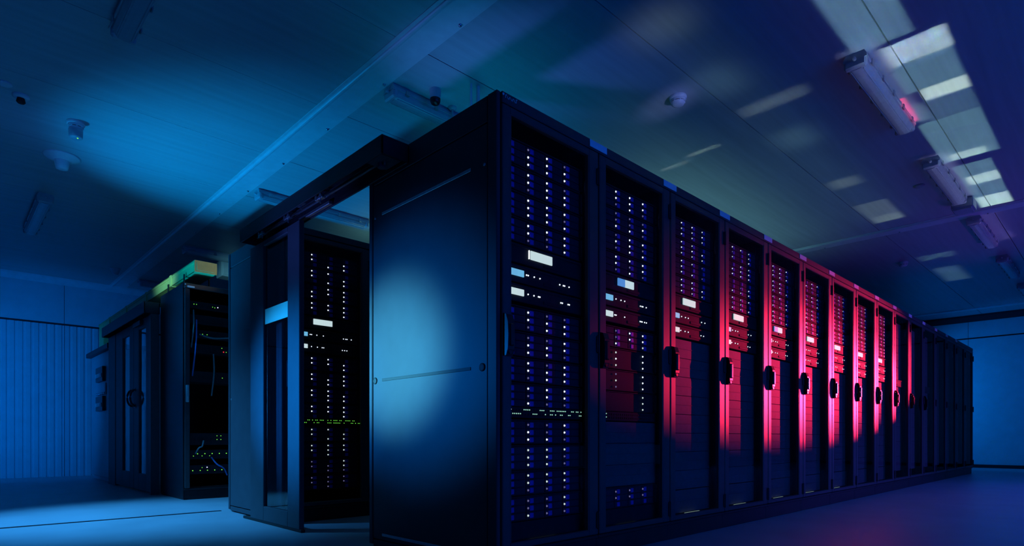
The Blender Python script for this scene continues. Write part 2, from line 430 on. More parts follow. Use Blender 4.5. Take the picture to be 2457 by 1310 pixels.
def shelf_body(m):
    m.box(0, 0.010, 0.002, SW, 0.40, PITCH - 0.003)
    m.bev(0, 0.0, 0.002, SW, 0.012, 0.007, 0.001); m.bev(0, 0.0, PITCH - 0.009, SW, 0.012, PITCH - 0.003, 0.001)
    m.bev(-0.020, -0.006, 0.006, -0.002, 0.012, PITCH - 0.008, 0.003)
    m.bev(SW + 0.002, -0.010, 0.006, SW + 0.022, 0.012, PITCH - 0.008, 0.004)
def drive(m):
    w, h = DRV - 0.005, ROWP - 0.0035
    m.bev(0, 0, 0, w, 0.06, h, 0.002)
    m.bev(0.022, -0.004, 0.004, 0.050, 0.002, h - 0.004, 0.003, 1)
    for k in range(4):
        m.box(0.058, -0.0015, 0.006 + k * 0.006, w - 0.012, 0.001, 0.0085 + k * 0.006)
def led(m, r=0.0056):
    m.lathe([(r, 0.0), (r * 0.9, -0.003), (r * 0.45, -0.005)], axis='y', n=8)
def led_small(m): led(m, 0.0042)
def led_tiny(m): led(m, 0.0030)

def add_shelf(root, z, rows, white='led_white', cols=(1, 2, 3), x0=SX, y0=EY, drives=True, lf=None):
    """z: bottom of the shelf; rows: three strings (top row first), one letter per lit column: b bright, s soft, d dim, . none"""
    sh = part('disk_shelf', shelf_body, 'device', root, (x0, y0, z), key='shelf')
    for r in range(3):
        zr = PITCH - 0.012 - ROWP * (r + 1) + 0.002
        if drives:
            for c in range(4):
                part('drive', drive, ['drive_body', 'drive_latch'], sh, (c * DRV + 0.002, 0.003, zr), key='drive')
        for c in cols:
            ch = rows[r][c - 1]
            if ch == '.': continue
            part('status_light', lf or led, {'b': white, 'd': 'led_dim', 's': 'led_soft'}[ch], sh, (c * DRV + 0.012, 0.002, zr + 0.018), key=('led', ch, white, bool(lf)))
    return sh

def unit_body(m, h):
    m.bev(-0.020, 0.0, 0.001, SW + 0.020, 0.40, h - 0.002, 0.003)
    m.bev(-0.005, -0.006, h - 0.018, SW + 0.005, 0.0, h - 0.006, 0.002)
    m.bev(0.26, -0.004, 0.012, 0.40, 0.001, 0.030, 0.002)

def add_display(root, z, scr, h=0.098, bar=True):
    u = part('display_unit', lambda m: unit_body(m, h), 'device', root, (SX, EY, z), key=('u', h))
    part('screen', lambda m: m.bev(0.160, -0.009, 0.032, 0.320, -0.001, 0.076, 0.002), scr, u, key=('scr', scr))
    if bar: part('side_light_bar', lambda m: m.bev(0.148, -0.009, 0.032, 0.152, -0.001, 0.076, 0.001), 'led_white', u, key='bar')
def add_server(root, z, scr, lights, h=0.090, led_m='led_white', swide=0.095):
    u = part('server_unit', lambda m: unit_body(m, h), 'device', root, (SX, EY, z), key=('u', h))
    part('screen', lambda m: m.bev(0.018, -0.009, 0.030, 0.018 + swide, -0.001, 0.062, 0.002), scr, u, key=('scr2', scr, swide))
    for lx in lights:
        part('status_light', led_small, led_m, u, (lx, -0.001, 0.046 if lx < 0.3 else 0.042), key=('leds', led_m))
def add_switch(root, z, pats, h=0.060, led_m='led_mint', x0=SX, y0=EY):
    u = part('network_switch', lambda m: (m.bev(-0.020, 0.0, 0.0, SW + 0.020, 0.40, h - 0.003, 0.002),
             [m.box(0.02 + q * 0.0212, -0.004, 0.012 + r_ * 0.020, 0.036 + q * 0.0212, 0.001, 0.022 + r_ * 0.020) for q in range(24) for r_ in range(2)]),
             'device', root, (x0, y0, z), key='switch')
    for r, pat in enumerate(pats):
        for k, ch in enumerate(pat):
            if ch == '.': continue
            part('port_light', led_tiny, led_m if ch != 'w' else 'led_white', u, (0.024 + k * 0.0129, -0.004, 0.040 - r * 0.020), key=('pl', led_m if ch != 'w' else 'w'))
PORTS = ('w......mmmm.....mmm...mmm.mmmmmm...mm.mm.m', '.mmmmm......mmm....m..mm.m..mm...mm.....mm')

def add_blank(root, z, h, depth=0.085, x0=SX, w_=SW):
    part('blanking_panel', lambda m: (m.bev(-0.022, 0, 0.001, w_ + 0.022, 0.012, h - 0.001, 0.002),
         m.bev(0.01, -0.003, h * 0.5 - 0.002, w_ - 0.01, 0.001, h * 0.5 + 0.002, 0.001)), 'blank', root, (x0, depth, z), key=('bl', round(h, 3)))

def tray(m):
    m.box(0.03, 0.035, 0.118, RW - 0.03, 0.30, 0.130)
def glint_strip(m): m.bev(0, 0, 0, 0.20, 0.012, 0.003, 0.001)  # glowing strip that imitates a reflection on the sill

def make_rack(loc, label, door=True, side=None, handle_on=True, own_header=False, sill_glints=True, cat='server rack', depth=RD, group=None):
    r = thing('server_rack', label, cat, loc, group=group)
    part('carcass', lambda m: carcass(m, depth), 'black_paint', r, key=('carc', depth))
    part('plinth', lambda m: (m.bev(0.0, 0.020, 0.0, RW, depth - 0.01, 0.098, 0.004), m.bev(0.001, 0.004, 0.098, RW - 0.001, 0.034, 0.117, 0.003)), 'black_paint', r, key=('plinth', depth))
    if own_header: part('header', lambda m: m.bev(0.001, 0.0, 2.214, RW - 0.001, 0.032, RH, 0.004), 'frame_paint', r, key='header')
    for x in (0.046, 0.660):
        part('mounting_rail', mount_rail, 'black_paint', r, (x, EY + 0.012, 0.13), key='mrail')
    part('floor_tray', tray, 'interior', r, key='tray')
    if sill_glints:
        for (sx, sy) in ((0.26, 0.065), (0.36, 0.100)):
            part('sill_glint', glint_strip, 'glint_glow', r, (sx, sy, 0.130), key='glint_strip', label='pale strip glowing in place of reflected light on the rack floor')
    if door:
        d = part('glass_door', door_frame, 'frame_paint', r, key='doorf')
        part('glass_pane', lambda m: m.box(0.060, 0.012, 0.150, 0.645, 0.016, 2.174), 'glass', d, key='pane')
        if handle_on: part('handle', handle, 'handle', d, (0.008, 0.0, 1.130), key='handle')
        for hz in (0.20, 1.16, 2.075):
            part('hinge', lambda m: (m.bev(0, -0.008, -0.045, 0.016, 0.0, 0.045, 0.003), m.lathe([(0.006, -0.048), (0.006, 0.048)], (0.013, -0.008, 0), 'z', 8)), 'black_paint', d, (RW - 0.026, 0, hz), key='hinge')
    part('earth_cable', lambda m: m.tube([(0.672 - 0.02 * math.sin(a), 0.045 - 0.006 * math.sin(a), 1.965 + 0.10 * a / PI) for a in [PI * q / 10 for q in range(11)]], 0.003, 6), 'cable_grey', r, key='earth')
    return r

def side_panel(m):
    # left flank of a row: flush panel held in a slim frame, three finger slots
    m.bev(-0.022, 0.010, 0.020, 0.003, 0.075, RH, 0.004)
    m.bev(-0.022, RD - 0.035, 0.020, 0.003, RD, RH, 0.004)
    m.bev(-0.018, 0.080, 0.055, 0.003, RD - 0.040, 2.135, 0.003)
    m.bev(-0.018, 0.080, 2.142, 0.003, RD - 0.040, RH, 0.003)
    m.bev(-0.018, 0.080, 0.012, 0.003, RD - 0.040, 0.048, 0.003)
def finger_slot(m):
    m.bev(-0.021, 0.20, -0.008, -0.0175, 1.00, 0.008, 0.001)
def lock(m):
    m.lathe([(0.020, 0.003), (0.020, -0.004), (0.014, -0.006), (0.001, -0.006)], axis='x', n=16)

SH = [  # lit columns of rack 1, one entry per shelf, top row first
    ('dbd', 'bbb', 'bbb'), ('bbd', 'bbb', 'dbb'), ('bbb', 'bbd', 'bbb'), ('bbb', 'bdb', 'ddb'),
    ('bdd', 'bbb', 'dbb'), ('ddb', 'bbb', 'bbd'), ('bdb', 'bbb', 'dbb'), ('bbb', 'dbb', 'bdd'),
    ('ddb', 'bdb', 'bbd'), ('sss', 'ssd', 'ssd'), ('sss', 'sss', 'ddd'), ('dds', 'dds', 'sdd')]
SH2 = [('bbb', 'bbb', 'dbd'), ('ddd', 'ddb', 'bbd'), ('dbb', 'bbd', 'dbb'), ('bbb', 'bdb', 'dbd')]
ZT, ZM, ZL = 2.115, 1.303, 0.743      # tops of the three banks of shelves

def top_bank(r, pats, white='led_white', lf=None):
    for k in range(4): add_shelf(r, ZT - PITCH * (k + 1), pats[k], white, lf=lf)

FX, FY = 1.90, 2.04
# rack 1
r1 = make_rack((FX, FY, 0), 'nearest black server rack, at the corner, blue spotlit side panel and rows of white lights', group='racks of the long row')
sp = part('side_panel', side_panel, 'side_paint', r1, label='flat dark side panel with a bright blue pool of light')
for zz in (0.085, 0.985, 1.952): part('finger_slot', finger_slot, 'rubber' if zz > .5 and zz < 1.5 else 'steel', sp, (0, 0, zz), key=('fs', zz > .5 and zz < 1.5))
for (yy, zz) in ((0.115, 0.985), (1.075, 0.985)): part('panel_lock', lock, 'rubber', sp, (-0.018, yy, zz), key='lock')
for (yy, zz) in ((0.10, 1.945), (1.075, 1.945)): part('panel_screw', lambda m: m.lathe([(0.008, 0.002), (0.007, -0.004), (0.001, -0.005)], axis='x', n=10), 'steel', sp, (-0.018, yy, zz), key='scr')
def badge(m):
    m.lathe([(0.006, 0), (0.005, -0.003), (0.001, -0.004)], (0.010, 0.0, 2.250), 'y', 10)
    for k in range(7):
        hh = (0.016, 0.010, 0.012, 0.009, 0.013, 0.011, 0.018)[k]
        m.box(0.022 + k * 0.0115, -0.003, 2.236, 0.0245 + k * 0.0115, 0.0, 2.236 + hh)
        if k % 2: m.box(0.022 + k * 0.0115, -0.003, 2.236, 0.031 + k * 0.0115, 0.0, 2.2385)
        else: m.box(0.022 + k * 0.0115, -0.003, 2.2335 + hh, 0.031 + k * 0.0115, 0.0, 2.236 + hh)
fa = thing('rack_fascia', 'long dark fascia strip along the rack tops, carrying pale name labels', 'fascia', (FX, FY, 0))
part('fascia_strip', lambda m: m.bev(0.004, 0.0, 2.214, RW * 16 - 0.004, 0.030, RH, 0.004), 'frame_paint', fa)
for k in range(1, 15):
    part('name_label', lambda m: m.bev(-0.075, -0.004, 2.222, 0.0748, 0.0, 2.260, 0.001), 'label', fa, (RW * k - 0.008, 0, 0), key='tag')
part('badge', badge, 'label', fa, label='small pale maker badge, too small to read')
top_bank(r1, SH[:4])
add_display(r1, 1.508, 'screen_pale')
add_server(r1, 1.412, 'screen_cyan', (0.135, 0.147, 0.190, 0.232, 0.383, 0.412, 0.422, 0.458))
add_server(r1, 1.318, 'screen_pale', (0.146, 0.188, 0.221, 0.231, 0.392, 0.404, 0.450, 0.460))
for k in range(4): add_shelf(r1, ZM - PITCH * (k + 1), SH[4 + k])
add_switch(r1, 0.748, PORTS)
for k in range(4): add_shelf(r1, ZL - PITCH * (k + 1), SH[8 + k])
part('blanking_panel', lambda m: m.bev(-0.02, 0, 0.002, SW + .02, 0.01, 0.095, 0.002), 'device', r1, (SX, EY + .01, 0.138))

# rack 2
r2 = make_rack((FX + RW, FY, 0), 'second black rack from the near corner, two-tone screen, violet sheen on its lower panels', group='racks of the long row')
top_bank(r2, SH2)
add_display(r2, 1.508, 'screen_two', bar=False)
add_server(r2, 1.412, 'screen_cyan', (0.146, 0.195, 0.232, 0.395, 0.412, 0.422, 0.458))
add_server(r2, 1.318, 'screen_pale', (0.135, 0.147, 0.232, 0.392, 0.404, 0.414, 0.440, 0.460))
add_shelf(r2, ZM - PITCH, ('dbb', 'dbb', 'b.s'))
for k in range(3):
    add_shelf(r2, ZM - PITCH * (k + 2), (('s.b', 'b.b', 's.b'), ('d.b', 's.b', 'd.b'), ('..s', '..s', '..s'))[k], drives=False)
add_switch(r2, 0.748, ('mmm', 'mmm'))
for k in range(3): add_blank(r2, ZL - PITCH * (k + 1), PITCH, EY + 0.004)
add_shelf(r2, ZL - PITCH * 4, ('ddd', 'ddd', '...'))
part('blanking_panel', lambda m: m.bev(-0.02, 0, 0.002, SW + .02, 0.01, 0.095, 0.002), 'device', r2, (SX, EY + .01, 0.138))

ORD = ['third', 'fourth', 'fifth', 'sixth', 'seventh', 'eighth', 'ninth', 'tenth', 'eleventh', 'twelfth', 'thirteenth', 'fourteenth', 'fifteenth', 'last']
SEE = ['screen and small lights above a red-lit left half', 'white screen and strong red glow on its stile', 'violet-tinted screen, red frame',
       'pale screen and bright pink stile', 'small screen and few lights behind red glass', 'tiny screen and brightest crimson stile',
       'faint lights behind dark glass and crimson stile', 'dim glass and magenta stile', 'dark glass and violet-blue stile', 'dark glass and blue stile',
       'dark glass and thin blue stile', 'dark glass and faint stile', 'near black front close to the row end', 'black front ending the long row']
def rnd_rows(p):
    return tuple(''.join(random.choice('bbs') if random.random() < p else random.choice('d.') for _ in range(3)) for _ in range(3))
for n in range(2, 16):
    i = n - 2
    lab = '%s black rack from the near corner, %s' % (ORD[i], SEE[i]) if n < 15 else 'last black rack at the far end of the long row, beside the blue wall'
    r = make_rack((FX + RW * n, FY, 0), lab, handle_on=(n < 12), sill_glints=(n < 7), group='racks of the long row')
    if n < 9:
        top_bank(r, [rnd_rows(0.66) for _ in range(4)], 'led_soft' if n > 5 else 'led_white', led_small)
        add_display(r, 1.508, 'screen_pale' if n != 4 else 'screen_two', bar=False)
        add_server(r, 1.412, 'screen_cyan', (0.146, 0.195, 0.232, 0.412, 0.458))
        add_server(r, 1.318, 'screen_pale', (0.135, 0.190, 0.232, 0.404, 0.440))
        z = 1.313
        for k in range(8):
            z -= PITCH
            add_blank(r, z, PITCH)
        if n == 2:
            st = part('led_reflection', lambda m: m.bev(-0.012, 0, 0.62, 0.012, 0.05, 1.31, 0.003), 'device', r, (SX + 0.055, EY + 0.01, 0))  # strip carrying glowing dots that imitate LED reflections
            for q in range(13): part('status_light', led_small, 'led_white' if q < 8 else 'led_soft', st, (0, -0.001, 1.27 - q * 0.047), key=('lc', q < 8))  # these dots stand for reflected LEDs, not indicators of a unit
        add_blank(r, 0.142, z - 0.145)
    else:
        z = 2.12
        while z > 0.40:
            z -= PITCH * 1.5
            add_blank(r, z, PITCH * 1.5)
        if n in (9, 11):
            add_server(r, 1.30, 'screen_pale', (0.19,), swide=0.14)

# ------------------------------------------------------------------ second row, seen past the sliding door
BY = 4.42
b1 = make_rack((FX, BY, 0), 'black rack seen inside the aisle behind the half open sliding door, white light columns', own_header=True)
bs = part('side_panel', side_panel, 'leaf_paint', b1, label='blue-lit side panel behind the sliding door leaf')
for (yy, zz) in ((1.075, 0.985),): part('panel_screw', lambda m: m.lathe([(0.008, 0.002), (0.007, -0.004), (0.001, -0.005)], axis='x', n=10), 'steel', bs, (-0.018, yy, zz), key='scr')
SHB = [('b..', 'b.b', '.bb'), ('bb.', 'b.b', '.bb'), ('.bb', 'bbb', 'b.b'), ('bbb', 'bbb', '..b'),
       ('bb.', 'bbb', '..b'), ('b.b', 'bbb', '.bb'), ('bb.', 'bbb', '.bb'), ('bbb', 'bbb', '..b'),
       ('ss.', 's.s', '.ss'), ('sss', 'sss', '.s.'), ('d.s', 'dds', '.dd'), ('ddd', 'ddd', '.d.')]
for k in range(4): add_shelf(b1, ZT - PITCH * (k + 1), SHB[k])
add_display(b1, 1.508, 'screen_pale', bar=False)
add_server(b1, 1.412, 'screen_cyan', (0.135, 0.147, 0.190, 0.245, 0.420, 0.440, 0.452, 0.490))
add_server(b1, 1.318, 'screen_pale', (0.146, 0.195, 0.235, 0.248, 0.410, 0.430, 0.450))
for k in range(4): add_shelf(b1, ZM - PITCH * (k + 1), SHB[4 + k])
add_switch(b1, 0.748, ('..mmm..mm.m.mm.mmm..m.m.mmm.mm..mmmm.mm...', 'mm.m.mm....m.mm.....mmm.mmmmm..m....mm.m.mm'), led_m='led_green')
for k in range(4): add_shelf(b1, ZL - PITCH * (k + 1), SHB[8 + k])

# ------------------------------------------------------------------ third row: open rack with cables
CY = 6.86
c1 = make_rack((FX - 0.02, CY, 0), 'open-fronted black rack with green lights and loose cables under the yellow duct', door=False, own_header=True, sill_glints=False, depth=0.88)
part('side_panel', lambda m: (m.bev(-0.012, 0.01, 0.02, 0.003, 0.07, RH, 0.004), m.bev(-0.008, 0.075, 0.02, 0.003, 0.87, RH, 0.004)), 'black_paint', c1)
part('badge', lambda m: (m.bev(0.03, -0.004, 2.222, 0.10, 0.0, 2.240, 0.002), m.lathe([(0.006, 0), (0.004, -0.004)], (0.012, 0, 2.25), 'y', 8)), 'label', c1, label='small pale badge on the header')
part('handle', lambda m: (m.bev(0.012, -0.030, 1.02, 0.040, 0.0, 1.20, 0.006), m.bev(0.018, -0.040, 1.03, 0.034, -0.028, 1.08, 0.004)), 'lamp_body', c1, label='grey latch handle on the left post')
part('front_post', lambda m: m.bev(0.004, 0.0, 0.12, 0.055, 0.032, 2.21, 0.005), 'frame_paint', c1)
part('front_post', lambda m: m.bev(0.675, 0.0, 0.12, 0.726, 0.032, 2.21, 0.005), 'frame_paint', c1)
def dev(z, h, leds, d=0.08, ports=0):
    u = part('network_device', lambda m: (m.bev(-0.02, 0, 0.002, SW + 0.02, 0.3, h - 0.002, 0.003),
             [m.box(0.03 + q * 0.04, -0.004, h * 0.3, 0.055 + q * 0.04, 0.001, h * 0.55) for q in range(ports)]), 'device', c1, (SX, EY + d - 0.08, z))
    for (lx, lz, mm, rr) in leds:
        part('status_light', led if rr else led_small, mm, u, (lx, -0.002, lz), key=('cl', mm, rr))
G = 'led_green'
dev(2.02, 0.08, [(0.02, 0.045, G, 0), (0.045, 0.045, G, 0), (0.205, 0.040, G, 0), (0.228, 0.036, G, 0), (0.258, 0.042, 'led_violet', 1)], ports=12)
dev(1.86, 0.10, [], ports=8)
dev(1.71, 0.09, [(0.105, 0.045, G, 0), (0.150, 0.045, G, 0)], ports=10)
dev(1.55, 0.10, [(0.300, 0.075, G, 0), (0.318, 0.035, 'led_red', 1), (0.345, 0.035, G, 0)], ports=6)
dev(1.24, 0.12, [(0.305, 0.06, G, 0)], ports=9)
dev(0.57, 0.13, [(0.25 + a, 0.06 + b, G, 0) for a in (0, 0.04) for b in (0, 0.04)], ports=5)
dev(0.42, 0.10, [(0.055 + q * 0.073, 0.058, G, 1) for q in range(5)] + [(0.015, 0.035, G, 0), (0.10, 0.035, G, 0), (0.175, 0.035, G, 0)], ports=11)
dev(0.26, 0.10, [(0.008 + q * 0.073, 0.040, G, 1) for q in range(5)] + [(0.10, 0.07, G, 0), (0.150, 0.072, 'led_violet', 1)], ports=11)
for k, (xa, za, xb, zb, mm) in enumerate([(0.10, 2.0, 0.08, 1.60, 'cable_grey'), (0.13, 1.9, 0.09, 1.30, 'cable_blue'), (0.30, 1.55, 0.28, 1.10, 'cable_grey'),
                                          (0.28, 0.44, 0.44, 0.24, 'cable_blue'), (0.20, 0.62, 0.12, 0.48, 'cable_grey'), (0.16, 1.75, 0.60, 1.70, 'cable_grey')]):
    part('patch_cable', lambda m: m.tube([(xa + (xb - xa) * t, 0.045 - 0.045 * math.sin(PI * t), za + (zb - za) * t - 0.02 * math.sin(2 * PI * t)) for t in [q / 14 for q in range(15)]], 0.008, 8), mm, c1)

# ------------------------------------------------------------------ aisle doors
def housing(m, ya, yb, xa=1.70, xb=1.872, z0=2.15, z1=2.25):
    m.bev(xa, ya, z1 - 0.010, xb, yb, z1, 0.002)
    m.bev(xa, ya, z0, xa + 0.010, yb, z1 - 0.008, 0.002)
    m.bev(xb - 0.010, ya, z0, xb, yb, z1 - 0.008, 0.002)
    m.bev(xa, ya, z0, xb, ya + 0.010, z1 - 0.008, 0.002)
    m.bev(xa, yb - 0.010, z0, xb, yb, z1 - 0.008, 0.002)
def leaf_frame(m, ya, yb, wa, wb_, x=1.80, t=0.036, z0=0.02, z1=2.14, wz0=0.13, wz1=2.10):
    m.bev(x, ya, z0, x + t, wa, z1, 0.004); m.bev(x, wb_, z0, x + t, yb, z1, 0.004)
    m.bev(x, wa - .002, z0, x + t, wb_ + .002, wz0, 0.004); m.bev(x, wa - .002, wz1, x + t, wb_ + .002, z1, 0.004)

sd = thing('sliding_door', 'half open aisle sliding door with overhead track and pale film band on its window', 'door', (0, 0, 0))
hs = part('track_housing', lambda m: housing(m, 2.75, 4.78), 'black_paint', sd, label='black overhead track box, open underneath')
for xx in (1.752, 1.818): part('rail', lambda m: m.bev(xx - 0.008, 2.77, 2.196, xx + 0.008, 4.74, 2.222, 0.002), 'steel', hs)
for yy in (2.86, 3.62, 3.80, 4.10, 4.56):
    def trolley(m):
        m.bev(-0.014, -0.05, -0.012, 0.014, 0.05, 0.010, 0.003)
        m.lathe([(0.016, -0.018), (0.016, -0.010), (0.007, -0.009)], (0, -0.03, 0.004), 'x', 12)
        m.lathe([(0.016, -0.018), (0.016, -0.010), (0.007, -0.009)], (0, 0.03, 0.004), 'x', 12)
        m.lathe([(0.006, -0.035), (0.006, 0.0)], (0, 0, 0), 'z', 8)
    part('trolley', trolley, 'steel', hs, (1.785 if yy != 3.80 else 1.74, yy, 2.186), key='trolley')
part('motor', lambda m: (m.bev(1.72, 2.80, 2.170, 1.86, 2.96, 2.232, 0.006), m.lathe([(0.022, 0), (0.022, 0.03)], (1.79, 2.90, 2.145), 'z', 14)), 'leaf_paint', hs)
part('belt', lambda m: m.bev(1.783, 2.95, 2.176, 1.789, 4.62, 2.190, 0.001), 'rubber', hs)
part('guide_bar', lambda m: m.bev(1.835, 3.60, 2.158, 1.862, 4.05, 2.180, 0.003), 'steel', hs)
lf = part('door_leaf', lambda m: leaf_frame(m, 3.96, 4.84, 4.15, 4.58), 'leaf_paint', sd)
part('glass_pane', lambda m: m.box(1.816, 4.148, 0.128, 1.821, 4.582, 2.102), 'leaf_glass', lf)
part('film_band', lambda m: m.box(1.812, 4.150, 1.508, 1.8155, 4.580, 1.621), 'film', lf, label='pale frosted film band across the window')
part('bottom_guide', lambda m: m.bev(1.803, 3.94, 0.0, 1.833, 5.00, 0.022, 0.003), 'rubber', sd)

dd = thing('double_door', 'closed double aisle doors with two narrow windows and ring handles, left of the open rack', 'door', (0, 0, 0))
h2 = part('track_housing', lambda m: housing(m, 7.74, 10.10, 1.71, 1.868, 2.06, 2.19), 'black_paint', dd)
part('rail', lambda m: m.bev(1.75, 7.76, 2.10, 1.77, 10.07, 2.125, 0.002), 'steel', h2)
for (ya, yb, wa, wb_) in ((7.80, 8.605, 8.02, 8.36), (8.615, 9.62, 8.83, 9.22)):
    l = part('door_leaf', lambda m: leaf_frame(m, ya, yb, wa, wb_, 1.79, 0.036, 0.02, 2.06, 0.22, 1.95), 'leaf_paint', dd)
    part('glass_pane', lambda m: m.box(1.806, wa - .002, 0.218, 1.811, wb_ + .002, 1.952), 'leaf_glass', l)
    hy = yb - 0.07 if yb < 8.61 else ya + 0.07
    def dring(m):
        m.tube([(1.79 - 0.055 * math.sin(PI * q / 12), hy, 1.14 - 0.10 * math.cos(PI * q / 12)) for q in range(13)], 0.012, 8)
        m.lathe([(0.025, 0), (0.025, 0.004)], (1.786, hy, 1.24), 'x', 12); m.lathe([(0.025, 0), (0.025, 0.004)], (1.786, hy, 1.04), 'x', 12)
    part('handle', dring, 'handle', l)
part('side_post', lambda m: m.bev(1.786, 9.64, 0.0, 1.86, 10.08, 2.06, 0.004), 'leaf_paint', dd)
part('side_post', lambda m: m.bev(1.776, 7.742, 0.0, 1.86, 7.795, 2.06, 0.004), 'frame_paint', dd)
part('door_closer', lambda m: m.bev(1.755, 8.15, 1.99, 1.789, 8.50, 2.045, 0.006), 'black_paint', dd)

# power cabinet by the back wall
pc = thing('power_cabinet', 'tall grey power cabinet with breaker boxes against the back left wall', 'cabinet', (1.84, 10.15, 0))
part('body', lambda m: (m.bev(0, 0.0, 0.06, 0.55, 1.55, 1.93, 0.006), m.bev(0.03, 0.03, 0.0, 0.52, 1.52, 0.06, 0.003)), 'grey_box', pc)
part('cap', lambda m: m.bev(-0.06, -0.02, 1.93, 0.57, 1.62, 2.00, 0.006), 'black_paint', pc)
for zz in (1.60, 1.16):
    bx = part('breaker_box', lambda m: m.bev(-0.045, 0.42, -0.11, 0.0, 0.92, 0.11, 0.006), 'handle', pc, (0, 0, zz), key='brk')
    for q in range(4): part('toggle', lambda m: m.bev(-0.060, -0.03, -0.03, -0.044, 0.03, 0.03, 0.004), 'white_plastic', bx, (0, 0.50 + q * 0.11, -0.02), key='tog')
part('meter_panel', lambda m: m.bev(-0.02, 0.35, 1.29, 0.0, 1.0, 1.46, 0.004), 'lamp_body', pc)
for q in range(5): part('screw', lambda m: m.lathe([(0.02, 0), (0.016, -0.012), (0.001, -0.014)], axis='x', n=10), 'steel', pc, (-0.02, 0.40 + q * 0.14, 1.31), key='pscr')

# yellow cable duct over the third row
du = thing('cable_duct', 'yellow plastic cable duct running over the open rack to the back wall', 'cable duct', (0, 0, 0))
def duct_body(m):
    x0, x1, z0, z1, t = 1.955, 2.165, 2.375, 2.485, 0.006
    m.bev(x0, 6.775, z0, x1, 11.75, z0 + t, 0.001); m.bev(x0, 6.775, z0, x0 + t, 11.75, z1, 0.001); m.bev(x1 - t, 6.775, z0, x1, 11.75, z1, 0.001)
    m.bev(x0, 11.40, 2.05, x1, 11.75, z0 + .01, 0.004)
part('trough', duct_body, 'duct', du)
part('lid', lambda m: (m.bev(1.949, 6.765, 2.483, 2.171, 11.76, 2.492, 0.001), m.bev(1.949, 6.765, 2.462, 1.955, 11.76, 2.49, 0.001)), 'duct', du)
part('end_cap', lambda m: (m.bev(1.949, 6.762, 2.372, 2.171, 6.776, 2.494, 0.003), m.bev(1.97, 6.756, 2.39, 2.15, 6.764, 2.475, 0.003)), 'duct', du)
for yy in (7.6, 8.7, 9.8, 10.9):
    part('joint_collar', lambda m: (m.bev(1.945, 0, 2.366, 2.175, 0.07, 2.376, 0.002), m.bev(1.945, 0, 2.366, 1.956, 0.07, 2.498, 0.002), m.bev(2.164, 0, 2.366, 2.175, 0.07, 2.498, 0.002)), 'duct', du, (0, yy, 0), key='collar')
for yy in (7.05, 7.65):
    part('support_bracket', lambda m: (m.bev(1.93, 0, 2.265, 2.19, 0.03, 2.275, 0.002), m.bev(1.93, 0, 2.265, 1.94, 0.03, 2.40, 0.002), m.bev(2.18, 0, 2.265, 2.19, 0.03, 2.40, 0.002)), 'black_paint', du, (0, yy, 0), key='brkt')

# ------------------------------------------------------------------ ceiling fittings
def lamp(label, x, y, along='x', length=1.32, drop=0.0, group=None):
    t = thing('ceiling_lamp', label, 'ceiling lamp', (x, y, ZC), 0 if along == 'x' else PI / 2, 'ceiling lamps')
    z = -drop
    L = length
    part('housing', lambda m: (m.prism([(-0.058, z), (0.058, z), (0.074, z - 0.030), (0.074, z - 0.048), (-0.074, z - 0.048), (-0.074, z - 0.030)], 'x', 0, L),
         m.bev(0.10, -0.03, z - 0.001, 0.16, 0.03, z + 0.0, 0.001)), 'lamp_body', t, key=('lh', L, drop))
    def cov(m):
        prof = [(0.066, z - 0.048), (0.064, z - 0.068), (0.050, z - 0.092), (0.030, z - 0.103), (0.0, z - 0.106), (-0.030, z - 0.103), (-0.050, z - 0.092), (-0.064, z - 0.068), (-0.066, z - 0.048)]
        m.prism(prof, 'x', 0.030, L - 0.030)
        for yy in (-0.040, 0.040): m.tube([(0.05, yy, z - 0.099), (L - 0.05, yy, z - 0.099)], 0.004, 6)
    part('diffuser', cov, 'lamp_cover', t, key=('lc', L, drop))
    for e, sg in ((0.0, 1), (L, -1)):
        part('end_cap', lambda m: (m.bev(min(0, sg * 0.045), -0.070, z - 0.100, max(0, sg * 0.045), 0.070, z - 0.030, 0.012),
             m.lathe([(0.012, 0.0), (0.012, -0.02 * sg), (0.001, -0.022 * sg)], (0, 0, z - 0.045), 'x', 10)), 'lamp_body', t, (e, 0, 0), key=('le', drop, sg))
    for q in range(5):
        for sg in (-1, 1):
            part('clip', lambda m: m.bev(-0.016, -0.006, z - 0.066, 0.016, 0.006, z - 0.026, 0.003), 'steel', t, (0.12 + q * (L - 0.24) / 4, sg * 0.076, 0), key=('lk', drop))
    return t
lamp('nearest ceiling lamp on the right, pink streak on its cover, above the walkway', 4.57, 1.34)
lamp('second ceiling lamp on the right, beside the pale light patches', 6.78, 1.34)
lamp('third ceiling lamp on the right, just past the ceiling cover strip', 8.95, 1.34)
lamp('fourth ceiling lamp on the right, small and violet', 11.15, 1.34)
lamp('farthest ceiling lamp at the right edge of the picture', 13.40, 1.34)
lamp('ceiling lamp above the nearest rack with a dark dome beneath it', 2.47, 3.90)
lamp('ceiling lamp behind the sliding door track', 2.49, 6.52)
lamp('ceiling lamp above the end of the yellow duct', 2.49, 9.13)
lamp('faint ceiling lamp farthest back, above the yellow duct', 2.48, 11.60)
lamp('dark unlit ceiling lamp at the top left edge', 0.88, 3.21, 'y')
lamp('dark ceiling lamp on the left below the flared nozzle', 0.88, 8.20, 'y', 1.45)

